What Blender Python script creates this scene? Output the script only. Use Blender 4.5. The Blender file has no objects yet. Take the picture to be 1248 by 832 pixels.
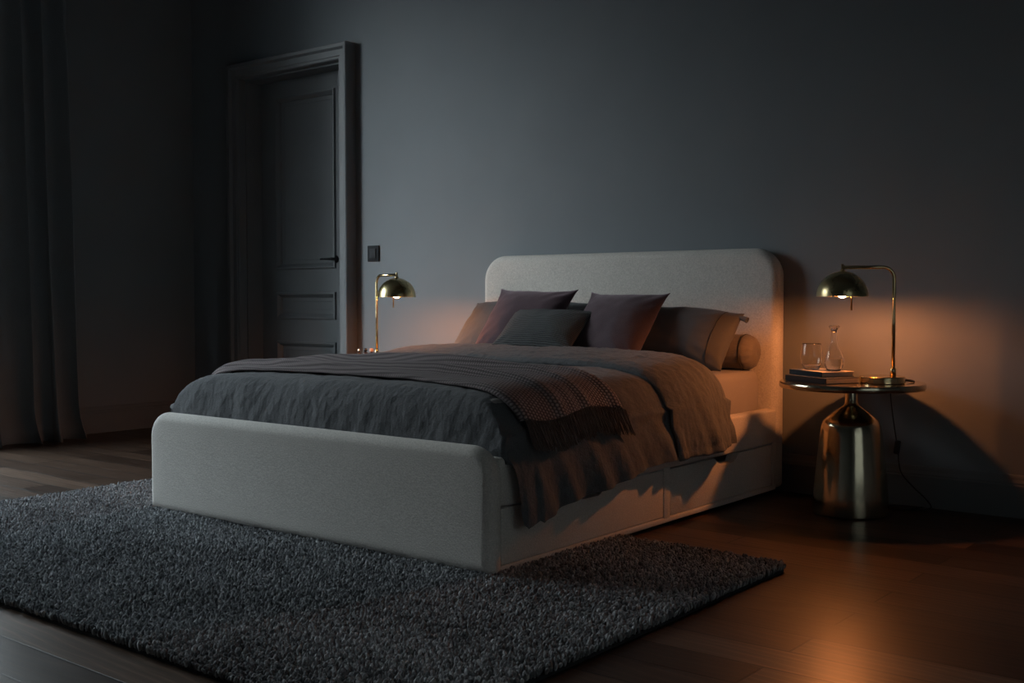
import bpy, bmesh, math, random
import numpy as np
from mathutils import Vector, Matrix, noise

random.seed(7)
rng = np.random.default_rng(7)
scene = bpy.context.scene
COL = scene.collection
PI = math.pi

# ------------------------------------------------------------------ helpers
def set_props(o, label=None, cat=None, group=None, kind=None):
    if label: o['label'] = label
    if cat: o['category'] = cat
    if group: o['group'] = group
    if kind: o['kind'] = kind
    return o

def thing(name, label, cat, loc=(0, 0, 0), rotz=0.0, group=None):
    o = bpy.data.objects.new(name, None)
    o.empty_display_size = 0.05
    COL.objects.link(o)
    o.location = loc
    o.rotation_euler = (0, 0, rotz)
    return set_props(o, label, cat, group)

def mesh_obj(name, verts, faces, mat, parent=None, smooth=True, uvs=None):
    me = bpy.data.meshes.new(name)
    me.from_pydata([tuple(v) for v in verts], [], [tuple(f) for f in faces])
    me.update()
    if uvs is not None:
        uvl = me.uv_layers.new(name='UVMap')
        li = np.zeros(len(me.loops), dtype=np.int32)
        me.loops.foreach_get('vertex_index', li)
        uvl.data.foreach_set('uv', np.asarray(uvs, dtype=np.float32)[li].ravel())
    if smooth:
        me.polygons.foreach_set('use_smooth', [True] * len(me.polygons))
    if mat: me.materials.append(mat)
    o = bpy.data.objects.new(name, me)
    COL.objects.link(o)
    if parent: o.parent = parent
    return o

def bm_obj(name, bm, mat, parent=None, smooth=True, sharp=None):
    me = bpy.data.meshes.new(name)
    bmesh.ops.recalc_face_normals(bm, faces=bm.faces)
    bm.to_mesh(me); bm.free()
    if smooth:
        me.polygons.foreach_set('use_smooth', [True] * len(me.polygons))
        if sharp is not None:
            me.set_sharp_from_angle(angle=math.radians(sharp))
    if mat: me.materials.append(mat)
    o = bpy.data.objects.new(name, me)
    COL.objects.link(o)
    if parent: o.parent = parent
    return o

def add_box(bm, x0, x1, y0, y1, z0, z1, bev=0.0, seg=2):
    vs = [bm.verts.new((x, y, z)) for x in (x0, x1) for y in (y0, y1) for z in (z0, z1)]
    q = [(0, 1, 3, 2), (4, 6, 7, 5), (0, 4, 5, 1), (2, 3, 7, 6), (0, 2, 6, 4), (1, 5, 7, 3)]
    fs = [bm.faces.new([vs[i] for i in f]) for f in q]
    if bev > 0:
        es = {e for f in fs for e in f.edges}
        bmesh.ops.bevel(bm, geom=list(es), offset=bev, segments=seg, profile=0.5, affect='EDGES')

def box_obj(name, b, mat, parent=None, bev=0.0, seg=2):
    bm = bmesh.new()
    add_box(bm, *b, bev=bev, seg=seg)
    return bm_obj(name, bm, mat, parent, smooth=bev > 0, sharp=35)

def add_prism(bm, poly, axis, a0, a1):
    """poly: 2D outline; axis 'x': poly is (y,z); 'y': (x,z); 'z': (x,y)."""
    def P(p, a):
        return {'x': (a, p[0], p[1]), 'y': (p[0], a, p[1]), 'z': (p[0], p[1], a)}[axis]
    A = [bm.verts.new(P(p, a0)) for p in poly]
    B = [bm.verts.new(P(p, a1)) for p in poly]
    n = len(poly)
    fs = [bm.faces.new(A), bm.faces.new(list(reversed(B)))]
    for i in range(n):
        fs.append(bm.faces.new([A[i], A[(i + 1) % n], B[(i + 1) % n], B[i]]))
    return A, B, fs

def lathe(name, prof, mat, parent=None, seg=64, loc=(0, 0, 0), sharp=None):
    verts, faces, idx = [], [], []
    for r, z in prof:
        if r < 1e-6:
            idx.append([len(verts)]); verts.append((loc[0], loc[1], loc[2] + z))
        else:
            row = []
            for i in range(seg):
                a = 2 * PI * i / seg
                row.append(len(verts))
                verts.append((loc[0] + r * math.cos(a), loc[1] + r * math.sin(a), loc[2] + z))
            idx.append(row)
    for a, b in zip(idx[:-1], idx[1:]):
        for i in range(seg):
            j = (i + 1) % seg
            if len(a) == 1 and len(b) == 1: continue
            if len(a) == 1: faces.append((a[0], b[j], b[i]))
            elif len(b) == 1: faces.append((a[i], a[j], b[0]))
            else: faces.append((a[i], a[j], b[j], b[i]))
    o = mesh_obj(name, verts, faces, mat, parent)
    bm = bmesh.new(); bm.from_mesh(o.data)
    bmesh.ops.recalc_face_normals(bm, faces=bm.faces)
    bm.to_mesh(o.data); bm.free()
    o.data.polygons.foreach_set('use_smooth', [True] * len(o.data.polygons))
    if sharp is not None: o.data.set_sharp_from_angle(angle=math.radians(sharp))
    return o

def catmull(pts, n=8):
    pts = [np.array(p, float) for p in pts]
    P = [2 * pts[0] - pts[1]] + pts + [2 * pts[-1] - pts[-2]]
    out = []
    for i in range(1, len(P) - 2):
        for k in range(n):
            t = k / n
            a, b, c, d = P[i - 1], P[i], P[i + 1], P[i + 2]
            out.append(0.5 * (2 * b + (c - a) * t + (2 * a - 5 * b + 4 * c - d) * t * t + (3 * b - a - 3 * c + d) * t ** 3))
    out.append(pts[-1])
    return out

def tube_geo(path, r, seg=10, cap=True):
    path = [np.array(p, float) for p in path]
    n = len(path)
    rr = [r] * n if np.isscalar(r) else r
    verts, faces = [], []
    t = path[1] - path[0]; t /= np.linalg.norm(t)
    ref = np.array((0, 0, 1.0)) if abs(t[2]) < 0.9 else np.array((1.0, 0, 0))
    u = np.cross(t, ref); u /= np.linalg.norm(u)
    for i in range(n):
        if i == 0: t = path[1] - path[0]
        elif i == n - 1: t = path[-1] - path[-2]
        else: t = path[i + 1] - path[i - 1]
        t = t / (np.linalg.norm(t) + 1e-12)
        u = u - t * (u @ t); u /= np.linalg.norm(u)
        w = np.cross(t, u)
        for k in range(seg):
            a = 2 * PI * k / seg
            verts.append(path[i] + rr[i] * (math.cos(a) * u + math.sin(a) * w))
    for i in range(n - 1):
        for k in range(seg):
            j = (k + 1) % seg
            faces.append((i * seg + k, i * seg + j, (i + 1) * seg + j, (i + 1) * seg + k))
    if cap:
        faces.append(tuple(reversed(range(seg))))
        faces.append(tuple(range((n - 1) * seg, n * seg)))
    return verts, faces

def tube(name, path, r, mat, parent=None, seg=10):
    v, f = tube_geo(path, r, seg)
    return mesh_obj(name, v, f, mat, parent)

def grid_faces(nu, nv):
    return [(i * nv + j, (i + 1) * nv + j, (i + 1) * nv + j + 1, i * nv + j + 1)
            for i in range(nu - 1) for j in range(nv - 1)]

def sstep(a, b, x):
    t = min(1.0, max(0.0, (x - a) / (b - a)))
    return t * t * (3 - 2 * t)

def nz(x, y, z, s=1.0):
    return noise.noise(Vector((x * s, y * s, z * s)))

def fbm(x, y, z, s, oct=3):
    v, a = 0.0, 1.0
    for _ in range(oct):
        v += a * noise.noise(Vector((x * s, y * s, z * s)))
        s *= 2.03; a *= 0.5
    return v

def solidify(o, t, offset=-1.0):
    m = o.modifiers.new('thick', 'SOLIDIFY')
    m.thickness = t; m.offset = offset
    return o

# ------------------------------------------------------------------ materials
class NT:
    def __init__(self, name):
        self.m = bpy.data.materials.new(name)
        self.m.use_nodes = True
        self.t = self.m.node_tree
        self.t.nodes.clear()
        self.out = self.t.nodes.new('ShaderNodeOutputMaterial')
    def n(self, typ, **kw):
        nd = self.t.nodes.new(typ)
        for k, v in kw.items():
            if k in nd.inputs.keys() and not hasattr(nd, k): nd.inputs[k].default_value = v
            else: setattr(nd, k, v)
        return nd
    def l(self, a, b): self.t.links.new(a, b)
    def coord(self, kind='Object', scale=(1, 1, 1), rot=(0, 0, 0)):
        c = self.n('ShaderNodeTexCoord')
        mp = self.n('ShaderNodeMapping')
        mp.inputs['Scale'].default_value = scale
        mp.inputs['Rotation'].default_value = rot
        self.l(c.outputs[kind], mp.inputs['Vector'])
        return mp.outputs['Vector']
    def noise(self, vec, scale, detail=3, rough=0.5):
        nd = self.n('ShaderNodeTexNoise')
        nd.inputs['Scale'].default_value = scale
        nd.inputs['Detail'].default_value = detail
        nd.inputs['Roughness'].default_value = rough
        self.l(vec, nd.inputs['Vector'])
        return nd.outputs['Fac']
    def ramp(self, fac, stops):
        r = self.n('ShaderNodeValToRGB')
        el = r.color_ramp.elements
        while len(el) < len(stops): el.new(0.5)
        for e, (p, c) in zip(el, stops):
            e.position = p; e.color = (c[0], c[1], c[2], 1)
        self.l(fac, r.inputs['Fac'])
        return r.outputs['Color']
    def math(self, op, a, b=None, c=None):
        nd = self.n('ShaderNodeMath', operation=op)
        for i, v in enumerate((a, b, c)):
            if v is None: continue
            if isinstance(v, (int, float)): nd.inputs[i].default_value = v
            else: self.l(v, nd.inputs[i])
        return nd.outputs[0]
    def mix(self, fac, a, b, blend='MIX'):
        nd = self.n('ShaderNodeMix', data_type='RGBA', blend_type=blend)
        for s, v in ((nd.inputs['Factor'], fac), (nd.inputs['A'], a), (nd.inputs['B'], b)):
            if isinstance(v, (int, float)): s.default_value = v
            elif isinstance(v, tuple): s.default_value = (v[0], v[1], v[2], 1)
            else: self.l(v, s)
        return nd.outputs['Result']
    def bump(self, h, strength=0.3, dist=0.002, prev=None):
        b = self.n('ShaderNodeBump')
        b.inputs['Strength'].default_value = strength
        b.inputs['Distance'].default_value = dist
        self.l(h, b.inputs['Height'])
        if prev is not None: self.l(prev, b.inputs['Normal'])
        return b.outputs['Normal']
    def bsdf(self, color, rough=0.6, normal=None, **kw):
        p = self.n('ShaderNodeBsdfPrincipled')
        if isinstance(color, tuple): p.inputs['Base Color'].default_value = (*color, 1)
        else: self.l(color, p.inputs['Base Color'])
        if isinstance(rough, (int, float)): p.inputs['Roughness'].default_value = rough
        else: self.l(rough, p.inputs['Roughness'])
        if normal is not None: self.l(normal, p.inputs['Normal'])
        for k, v in kw.items():
            k = k.replace('_', ' ')
            if isinstance(v, tuple): p.inputs[k].default_value = (*v, 1)
            else: p.inputs[k].default_value = v
        self.l(p.outputs[0], self.out.inputs['Surface'])
        return self.m

def simple(name, col, rough=0.6, var=0.1, scale=20, bump=0.0, bscale=200, **kw):
    t = NT(name)
    v = t.coord()
    f = t.noise(v, scale)
    c = t.ramp(f, [(0.3, tuple(x * (1 - var) for x in col)), (0.7, tuple(x * (1 + var) for x in col))])
    nrm = t.bump(t.noise(v, bscale), bump, 0.002) if bump else None
    return t.bsdf(c, rough, nrm, **kw)

def fabric(name, col, thread=900, strength=0.35, var=0.12, rough=0.95, sheen=0.15, crumple=0.0, crs=14, fleck=0.0,
           sheen_tint=(1, 1, 1)):
    """woven cloth: fine crossed threads + soft mottling + optional crumple"""
    t = NT(name)
    v = t.coord()
    n1 = t.noise(v, 9, 4)
    n2 = t.noise(v, thread * 0.5, 2)
    c1 = t.ramp(n1, [(0.3, tuple(x * (1 - var) for x in col)), (0.7, tuple(x * (1 + var) for x in col))])
    c = t.mix(0.5, c1, t.ramp(n2, [(0.3, tuple(x * (0.72 - fleck) for x in col)), (0.7, tuple(x * (1.28 + fleck) for x in col))]))
    nrm = t.bump(n2, strength, 0.0015)
    if crumple:
        h = t.noise(t.coord(scale=(1, 0.8, 0.7)), crs, 5, 0.55)
        nrm = t.bump(h, crumple, 0.02, nrm)
    return t.bsdf(c, rough, nrm, Sheen_Weight=sheen, Sheen_Roughness=0.5, Sheen_Tint=sheen_tint,
                  Specular_IOR_Level=0.15)

M = {}
# wall paint
t = NT('slate_wall_paint'); v = t.coord()
c = t.ramp(t.noise(v, 2.2, 4), [(0.3, (0.190, 0.210, 0.228)), (0.7, (0.207, 0.228, 0.247))])
M['wall'] = t.bsdf(c, 0.75, t.bump(t.noise(v, 260, 3), 0.12, 0.001), Specular_IOR_Level=0.25)
t = NT('slate_satin_trim_paint'); v = t.coord()
c = t.ramp(t.noise(v, 5, 3), [(0.3, (0.150, 0.164, 0.176)), (0.7, (0.165, 0.180, 0.192))])
M['trim'] = t.bsdf(c, 0.5, t.bump(t.noise(v, 120, 3), 0.05, 0.001), Specular_IOR_Level=0.35)
M['ceiling'] = simple('ceiling_paint', (0.25, 0.26, 0.27), 0.9, 0.04, 3)

t = NT('added_blind_cloth')  # translucent cloth for the added window, tuned to a dim glow
tl = t.n('ShaderNodeBsdfTranslucent'); df = t.n('ShaderNodeBsdfDiffuse'); mx = t.n('ShaderNodeMixShader'); mx.inputs[0].default_value = .5
tl.inputs['Color'].default_value = (.18, .175, .162, 1); df.inputs['Color'].default_value = (.5, .49, .46, 1)
t.l(tl.outputs[0], mx.inputs[1]); t.l(df.outputs[0], mx.inputs[2]); t.l(mx.outputs[0], t.out.inputs['Surface'])
M['added_blind'] = t.m

# timber floor: boards along x
t = NT('dark_oak_floor')
v = t.coord()
br = t.n('ShaderNodeTexBrick')
br.offset = 0.37; br.offset_frequency = 2
br.inputs['Color1'].default_value = (0, 0, 0, 1); br.inputs['Color2'].default_value = (1, 1, 1, 1)
br.inputs['Mortar'].default_value = (0.5, 0.5, 0.5, 1)
br.inputs['Scale'].default_value = 1.0
br.inputs['Mortar Size'].default_value = 0.0036
br.inputs['Mortar Smooth'].default_value = 0.2
br.inputs['Brick Width'].default_value = 1.9
br.inputs['Row Height'].default_value = 0.145
br.inputs['Bias'].default_value = 0.0
t.l(v, br.inputs['Vector'])
bw = t.n('ShaderNodeRGBToBW'); t.l(br.outputs['Color'], bw.inputs[0])
off = t.n('ShaderNodeVectorMath', operation='MULTIPLY_ADD')
cb = t.n('ShaderNodeCombineXYZ'); t.l(bw.outputs[0], cb.inputs[0]); t.l(bw.outputs[0], cb.inputs[1])
t.l(cb.outputs[0], off.inputs[0]); off.inputs[1].default_value = (17, 9, 0); t.l(v, off.inputs[2])
mp = t.n('ShaderNodeMapping'); mp.inputs['Scale'].default_value = (1.6, 26, 1); t.l(off.outputs[0], mp.inputs['Vector'])
g1 = t.noise(mp.outputs[0], 1.5, 6, 0.65)
mp2 = t.n('ShaderNodeMapping'); mp2.inputs['Scale'].default_value = (1.0, 7, 1); t.l(off.outputs[0], mp2.inputs['Vector'])
wv = t.n('ShaderNodeTexWave', wave_type='RINGS', rings_direction='Z')
wv.inputs['Scale'].default_value = 1.6; wv.inputs['Distortion'].default_value = 6; wv.inputs['Detail'].default_value = 3
wv.inputs['Detail Scale'].default_value = 1.2
t.l(mp2.outputs[0], wv.inputs['Vector'])
base = t.ramp(bw.outputs[0], [(0.0, (0.020, 0.0118, 0.0078)), (0.4, (0.037, 0.0222, 0.0150)), (0.75, (0.066, 0.042, 0.029)), (1.0, (0.105, 0.070, 0.050))])
grain = t.ramp(g1, [(0.3, (0.55, 0.52, 0.5)), (0.7, (1.25, 1.22, 1.2))])
cc = t.mix(0.85, base, grain, 'MULTIPLY')
ring = t.ramp(wv.outputs['Fac'], [(0.0, (0.78, 0.78, 0.78)), (0.6, (1, 1, 1)), (0.88, (1.05, 1.05, 1.05)), (0.97, (1.7, 1.7, 1.7))])
cc = t.mix(0.7, cc, ring, 'MULTIPLY')
mp3 = t.n('ShaderNodeMapping'); mp3.inputs['Scale'].default_value = (5, 150, 1); t.l(off.outputs[0], mp3.inputs['Vector'])
cc = t.mix(0.6, cc, t.ramp(t.noise(mp3.outputs[0], 1.0, 2), [(0.35, (0.7, 0.7, 0.7)), (0.65, (1.25, 1.25, 1.25))]), 'MULTIPLY')
cc = t.mix(br.outputs['Fac'], cc, (0.004, 0.003, 0.0025))
rgh = t.math('MULTIPLY_ADD', g1, 0.14, 0.27)
hh = t.math('SUBTRACT', t.math('MULTIPLY', g1, 0.35), t.math('MULTIPLY', br.outputs['Fac'], 1.2))
M['floor'] = t.bsdf(cc, rgh, t.bump(hh, 0.5, 0.0016), Specular_IOR_Level=0.28)

M['uphol'] = fabric('greige_wool_upholstery', (0.62, 0.595, 0.555), thread=380, strength=1.0, var=0.05, sheen=0.25)
M['mattress'] = fabric('beige_cotton_sheet', (0.36, 0.34, 0.33), thread=1200, strength=0.2, var=0.04, crumple=0.06, crs=5)
M['duvet'] = fabric('charcoal_linen', (0.122, 0.129, 0.138), thread=600, strength=0.6, var=0.10, crumple=0.4, crs=40, fleck=0.12, sheen=0.15)
M['pillow_r'] = fabric('dark_grey_cotton_sateen', (0.105, 0.108, 0.115), thread=1400, strength=0.15, var=0.06, rough=0.7, sheen=0.15, crumple=0.1, crs=8)
M['pillow_l'] = fabric('blue_grey_linen', (0.085, 0.100, 0.112), thread=900, strength=0.3, var=0.06, crumple=0.25, crs=14)
M['plum'] = fabric('plum_velvet', (0.100, 0.066, 0.078), thread=600, strength=0.25, var=0.2, sheen=0.6, rough=0.85, sheen_tint=(0.75, 0.6, 0.66))
M['mauve'] = fabric('mauve_velvet', (0.108, 0.078, 0.090), thread=600, strength=0.25, var=0.2, sheen=0.6, rough=0.85, sheen_tint=(0.75, 0.62, 0.68))
M['bolster'] = fabric('taupe_linen', (0.20, 0.175, 0.155), thread=700, strength=0.4, var=0.1, crumple=0.2)
M['piping'] = fabric('dark_piping_cord', (0.05, 0.045, 0.042), thread=900)
M['curtain'] = fabric('slate_drape', (0.195, 0.220, 0.240), thread=800, strength=0.25, var=0.05, sheen=0.1)

# ribbed knit cushion (ribs across, from UV)
t = NT('grey_ribbed_knit'); uv = t.n('ShaderNodeTexCoord').outputs['UV']
sx = t.n('ShaderNodeSeparateXYZ'); t.l(uv, sx.inputs[0])
nzv = t.noise(t.coord(), 60, 3)
rib = t.math('SINE', t.math('ADD', t.math('MULTIPLY', sx.outputs[1], 2 * PI * 30), t.math('MULTIPLY', nzv, 1.6)))
stitch = t.math('SINE', t.math('MULTIPLY', sx.outputs[0], 2 * PI * 70))
h = t.math('ADD', rib, t.math('MULTIPLY', stitch, 0.25))
c = t.ramp(t.math('MULTIPLY_ADD', rib, 0.5, 0.5), [(0.0, (0.055, 0.060, 0.064)), (1.0, (0.135, 0.142, 0.148))])
M['rib'] = t.bsdf(c, 0.95, t.bump(h, 0.7, 0.003), Sheen_Weight=0.15, Specular_IOR_Level=0.1)

# chunky knit throw (UV in metres)
t = NT('taupe_chunky_knit'); uv = t.n('ShaderNodeTexCoord').outputs['UV']
sx = t.n('ShaderNodeSeparateXYZ'); t.l(uv, sx.inputs[0])
U, V = sx.outputs[0], sx.outputs[1]
KS = 0.0140
row = t.math('FLOOR', t.math('DIVIDE', V, KS))
par = t.math('MULTIPLY', t.math('MODULO', row, 2.0), 0.5)
fu = t.math('FRACT', t.math('ADD', t.math('DIVIDE', U, KS * 0.80), par))
fv = t.math('FRACT', t.math('DIVIDE', V, KS))
du = t.math('SUBTRACT', fu, 0.5); dv = t.math('SUBTRACT', fv, 0.5)
d2 = t.math('ADD', t.math('MULTIPLY', du, du), t.math('MULTIPLY', dv, dv))
bumpv = t.math('MAXIMUM', t.math('SUBTRACT', 1.0, t.math('MULTIPLY', d2, 4.2)), 0.0)
nzv = t.noise(t.coord(), 300, 2)
hh = t.math('ADD', bumpv, t.math('MULTIPLY', nzv, 0.35))
c = t.ramp(hh, [(0.05, (0.085, 0.074, 0.077)), (0.5, (0.200, 0.170, 0.175)), (1.0, (0.340, 0.290, 0.298))])
M['throw'] = t.bsdf(c, 0.95, t.bump(hh, 0.9, 0.004), Sheen_Weight=0.15, Specular_IOR_Level=0.1)
M['fringe'] = fabric('dark_taupe_yarn', (0.100, 0.090, 0.088), thread=900, strength=0.4, var=0.3)

# rug pile with per-tuft tone
t = NT('charcoal_shag_pile')
at = t.n('ShaderNodeAttribute', attribute_name='tone')
c = t.ramp(at.outputs['Fac'], [(0.0, (0.10, 0.105, 0.113)), (0.5, (0.245, 0.255, 0.268)), (1.0, (0.52, 0.535, 0.555))])
M['pile'] = t.bsdf(c, 0.95, t.bump(t.noise(t.coord(), 500, 2), 0.5, 0.003), Sheen_Weight=0.2, Specular_IOR_Level=0.1)
M['rugback'] = simple('dark_rug_backing', (0.022, 0.023, 0.026), 0.95, 0.2, 60, 0.3, 300)

def metal(name, col, rough, var=0.08):
    t = NT(name); v = t.coord()
    f = t.noise(v, 7, 4)
    r = t.math('MULTIPLY_ADD', f, 0.10, rough - 0.05)
    c = t.ramp(t.noise(v, 14, 3), [(0.3, tuple(x * (1 - var) for x in col)), (0.7, tuple(x * (1 + var) for x in col))])
    return t.bsdf(c, r, None, Metallic=1.0)
M['brass'] = metal('polished_brass', (0.66, 0.53, 0.30), 0.17)
M['antique'] = metal('antique_brass', (0.60, 0.53, 0.38), 0.16)
M['lampbrass'] = metal('aged_brass', (0.58, 0.48, 0.26), 0.28)
M['darkmetal'] = metal('dark_bronze', (0.06, 0.06, 0.065), 0.35)
M['black'] = simple('black_rubber', (0.012, 0.012, 0.013), 0.5, 0.1)
M['switch'] = simple('dark_switch_plastic', (0.022, 0.024, 0.027), 0.75, 0.08, Specular_IOR_Level=0.15)
M['switch2'] = simple('switch_rocker_plastic', (0.034, 0.037, 0.041), 0.7, 0.08, Specular_IOR_Level=0.2)
M['jamb'] = M['trim']
M['bookcloth'] = fabric('navy_book_cloth', (0.020, 0.026, 0.032), thread=1500, strength=0.3)
M['bookblack'] = fabric('black_book_cloth', (0.012, 0.014, 0.017), thread=1500, strength=0.3)
t = NT('book_cover_print')
v = t.coord(); M['bookcover'] = t.bsdf(t.ramp(t.noise(v, 30, 2), [(0.3, (0.40, 0.37, 0.34)), (0.7, (0.46, 0.43, 0.40))]), 0.4)
t = NT('paper_pages'); v = t.coord(scale=(1, 1, 700))
M['pages'] = t.bsdf(t.ramp(t.noise(v, 1.0, 2), [(0.35, (0.36, 0.33, 0.29)), (0.65, (0.52, 0.48, 0.43))]), 0.85)

t = NT('clear_glass')
p = t.n('ShaderNodeBsdfPrincipled'); p.inputs['Base Color'].default_value = (1, 1, 1, 1)
p.inputs['Roughness'].default_value = 0.0; p.inputs['IOR'].default_value = 1.45; p.inputs['Transmission Weight'].default_value = 1.0
t.l(p.outputs[0], t.out.inputs['Surface']); M['glass'] = t.m
t = NT('still_water')
p = t.n('ShaderNodeBsdfPrincipled'); p.inputs['Base Color'].default_value = (0.97, 0.98, 1, 1)
p.inputs['Roughness'].default_value = 0.0; p.inputs['IOR'].default_value = 1.33; p.inputs['Transmission Weight'].default_value = 1.0
t.l(p.outputs[0], t.out.inputs['Surface']); M['water'] = t.m
t = NT('smoked_glass')
t.bsdf((0.05, 0.035, 0.035), 0.08, None, IOR=1.5, Coat_Weight=0.5); M['smoked'] = t.m
M['blush'] = simple('blush_cap', (0.42, 0.30, 0.26), 0.35, 0.05)
M['silver'] = metal('brushed_silver', (0.62, 0.62, 0.62), 0.25)
t = NT('window_pane_glass')
gl = t.n('ShaderNodeBsdfGlossy'); gl.inputs['Roughness'].default_value = 0.02
tr = t.n('ShaderNodeBsdfTransparent'); mx = t.n('ShaderNodeMixShader'); mx.inputs[0].default_value = 0.06
t.l(tr.outputs[0], mx.inputs[1]); t.l(gl.outputs[0], mx.inputs[2]); t.l(mx.outputs[0], t.out.inputs['Surface'])
M['pane'] = t.m

LAMP = 700.0
t = NT('warm_lamp_bulb')
em = t.n('ShaderNodeEmission'); em.inputs['Color'].default_value = (1.0, 0.31, 0.085, 1); em.inputs['Strength'].default_value = LAMP
t.l(em.outputs[0], t.out.inputs['Surface']); M['bulb'] = t.m

# ------------------------------------------------------------------ room
WL, WR, WF, WH = -3.60, 4.5, -6.9, 3.5     # left wall x, right wall x, front wall y, ceiling
DX0, DX1, DZ = -3.01, -2.035, 2.345        # door opening
def structure(o): return set_props(o, kind='structure')

structure(box_obj('floor', (WL - .3, WR + .3, WF - .3, .5, -.12, 0), M['floor']))
structure(box_obj('ceiling', (WL - .3, WR + .3, WF - .3, .5, WH, WH + .12), M['ceiling']))
bm = bmesh.new()
add_box(bm, WL - .25, DX0, 0, .3, 0, WH)
add_box(bm, DX1, WR + .25, 0, .3, 0, WH)
add_box(bm, DX0, DX1, 0, .3, DZ, WH)
structure(bm_obj('wall_back', bm, M['wall'], smooth=False))
# left wall with the window opening
WY0, WY1, WZ0, WZ1 = -4.20, -1.68, 0.30, 3.15
def wall_with_hole_x(name, xa, xb, y0, y1, z0, z1):
    bm = bmesh.new()
    add_box(bm, xa, xb, WF, y0, 0, WH)
    add_box(bm, xa, xb, y1, 0, 0, WH)
    add_box(bm, xa, xb, y0, y1, 0, z0)
    add_box(bm, xa, xb, y0, y1, z1, WH)
    return structure(bm_obj(name, bm, M['wall'], smooth=False))
wall_with_hole_x('wall_left', WL - .25, WL, WY0, WY1, WZ0, WZ1)
W2 = (-4.7, -2.0, .25, 2.60)  # opening for an unseen window added for its light
bm = bmesh.new()
add_box(bm, WR, WR + .25, WF, W2[0], 0, WH); add_box(bm, WR, WR + .25, W2[1], 0, 0, WH)
add_box(bm, WR, WR + .25, W2[0], W2[1], 0, W2[2]); add_box(bm, WR, WR + .25, W2[0], W2[1], W2[3], WH)
structure(bm_obj('wall_right', bm, M['wall'], smooth=False))
structure(box_obj('wall_front', (WL - .25, WR + .25, WF - .25, WF, 0, WH), M['wall']))

def window_x(name, xw, y0, y1, z0, z1, nm=3):
    r = bpy.data.objects.new(name, None); COL.objects.link(r); structure(r)
    bm = bmesh.new()
    w = .07
    xa, xb = xw - .16, xw - .09
    add_box(bm, xa, xb, y0, y0 + w, z0, z1); add_box(bm, xa, xb, y1 - w, y1, z0, z1)
    add_box(bm, xa, xb, y0, y1, z0, z0 + w); add_box(bm, xa, xb, y0, y1, z1 - w, z1)
    for k in range(1, nm):
        yy = y0 + (y1 - y0) * k / nm
        add_box(bm, xa, xb, yy - .03, yy + .03, z0, z1)
    add_box(bm, xa, xb, y0, y1, z0 + .72 * (z1 - z0) - .025, z0 + .72 * (z1 - z0) + .025)
    f = bm_obj('window_frame', bm, M['trim'], r, smooth=False)
    p = box_obj('pane', (xw - .128, xw - .122, y0 + w, y1 - w, z0 + w, z1 - w), M['pane'], r)
    s = box_obj('window_sill', (xw - .2, xw + .04, y0 - .05, y1 + .05, z0 - .03, z0), M['trim'], r, bev=.004)
    return r
window_x('window_1', WL, WY0, WY1, WZ0, WZ1)
def added_window_blind(r, x, y0, y1, z0, z1):
    """rippled translucent sheet, added unseen to dim the added window"""
    v_ = [(x + .004 * math.sin(i * .9) * (j / 10), y0 + (y1 - y0) * i / 30, z1 + (z0 - z1) * j / 10) for i in range(31) for j in range(11)]
    o = mesh_obj('added_blind', v_, grid_faces(31, 11), M['added_blind'], r)
    return o
r2 = window_x('added_window', WR + .25, W2[0], W2[1], W2[2], W2[3])  # added, unseen: soft fill from the right and a bright band on the pedestal
added_window_blind(r2, WR + .02, W2[0] - .02, W2[1] + .02, W2[2] - .02, W2[3] + .02)

# baseboards: stepped profile
BBP = [(0, 0), (.026, 0), (.026, .128), (.022, .134), (.022, .140), (.013, .152), (.011, .164), (.007, .170), (0, .172)]
def baseboard(name, segs, axis, face, sgn):
    bm = bmesh.new()
    for a0, a1 in segs:
        poly = [(face + sgn * d, z) for d, z in BBP]
        add_prism(bm, poly, axis, a0, a1)
    return structure(bm_obj(name, bm, M['trim'], smooth=True, sharp=25))
baseboard('baseboard_back', [(WL, DX0 - .105), (DX1 + .095, WR)], 'x', 0.0, -1)
baseboard('baseboard_left', [(WF, 0)], 'y', WL, 1)
baseboard('baseboard_right', [(WF, 0)], 'y', WR, -1)
baseboard('baseboard_front', [(WL, WR)], 'x', WF, 1)

# door 1: casing, jamb lining, panelled leaf, lever handle
door = bpy.data.objects.new('door_1', None); COL.objects.link(door); structure(door)
# casing profile: distance from opening (w) and projection from wall (d)
CW = .095
CP = [(0, 0), (0, .052), (.006, .058), (.018, .058), (.022, .064), (.058, .064), (.062, .072), (.070, .082), (.090, .085), (CW, .080), (CW, 0)]
bm = bmesh.new()
def casing_loop():
    # mitred casing swept over left jamb, head, right jamb
    path = []
    for (w, d) in CP:
        path.append([(DX0 - w, 0), (DX0 - w, DZ + w), (DX1 + w, DZ + w), (DX1 + w, 0), d])
    rows = [[bm.verts.new((p[k][0], -p[4], p[k][1])) for k in range(4)] for p in path]
    for a, b in zip(rows[:-1], rows[1:]):
        for k in range(3):
            bm.faces.new([a[k], a[k + 1], b[k + 1], b[k]])
casing_loop()
bm_obj('door_casing', bm, M['trim'], door, smooth=True, sharp=20)
bm = bmesh.new()
add_box(bm, DX0 - .002, DX0 + .012, 0, .3, 0, DZ)
add_box(bm, DX1 - .012, DX1 + .002, 0, .3, 0, DZ)
add_box(bm, DX0, DX1, 0, .3, DZ - .012, DZ + .002)
bm_obj('door_jamb', bm, M['jamb'], door, smooth=False)
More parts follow.
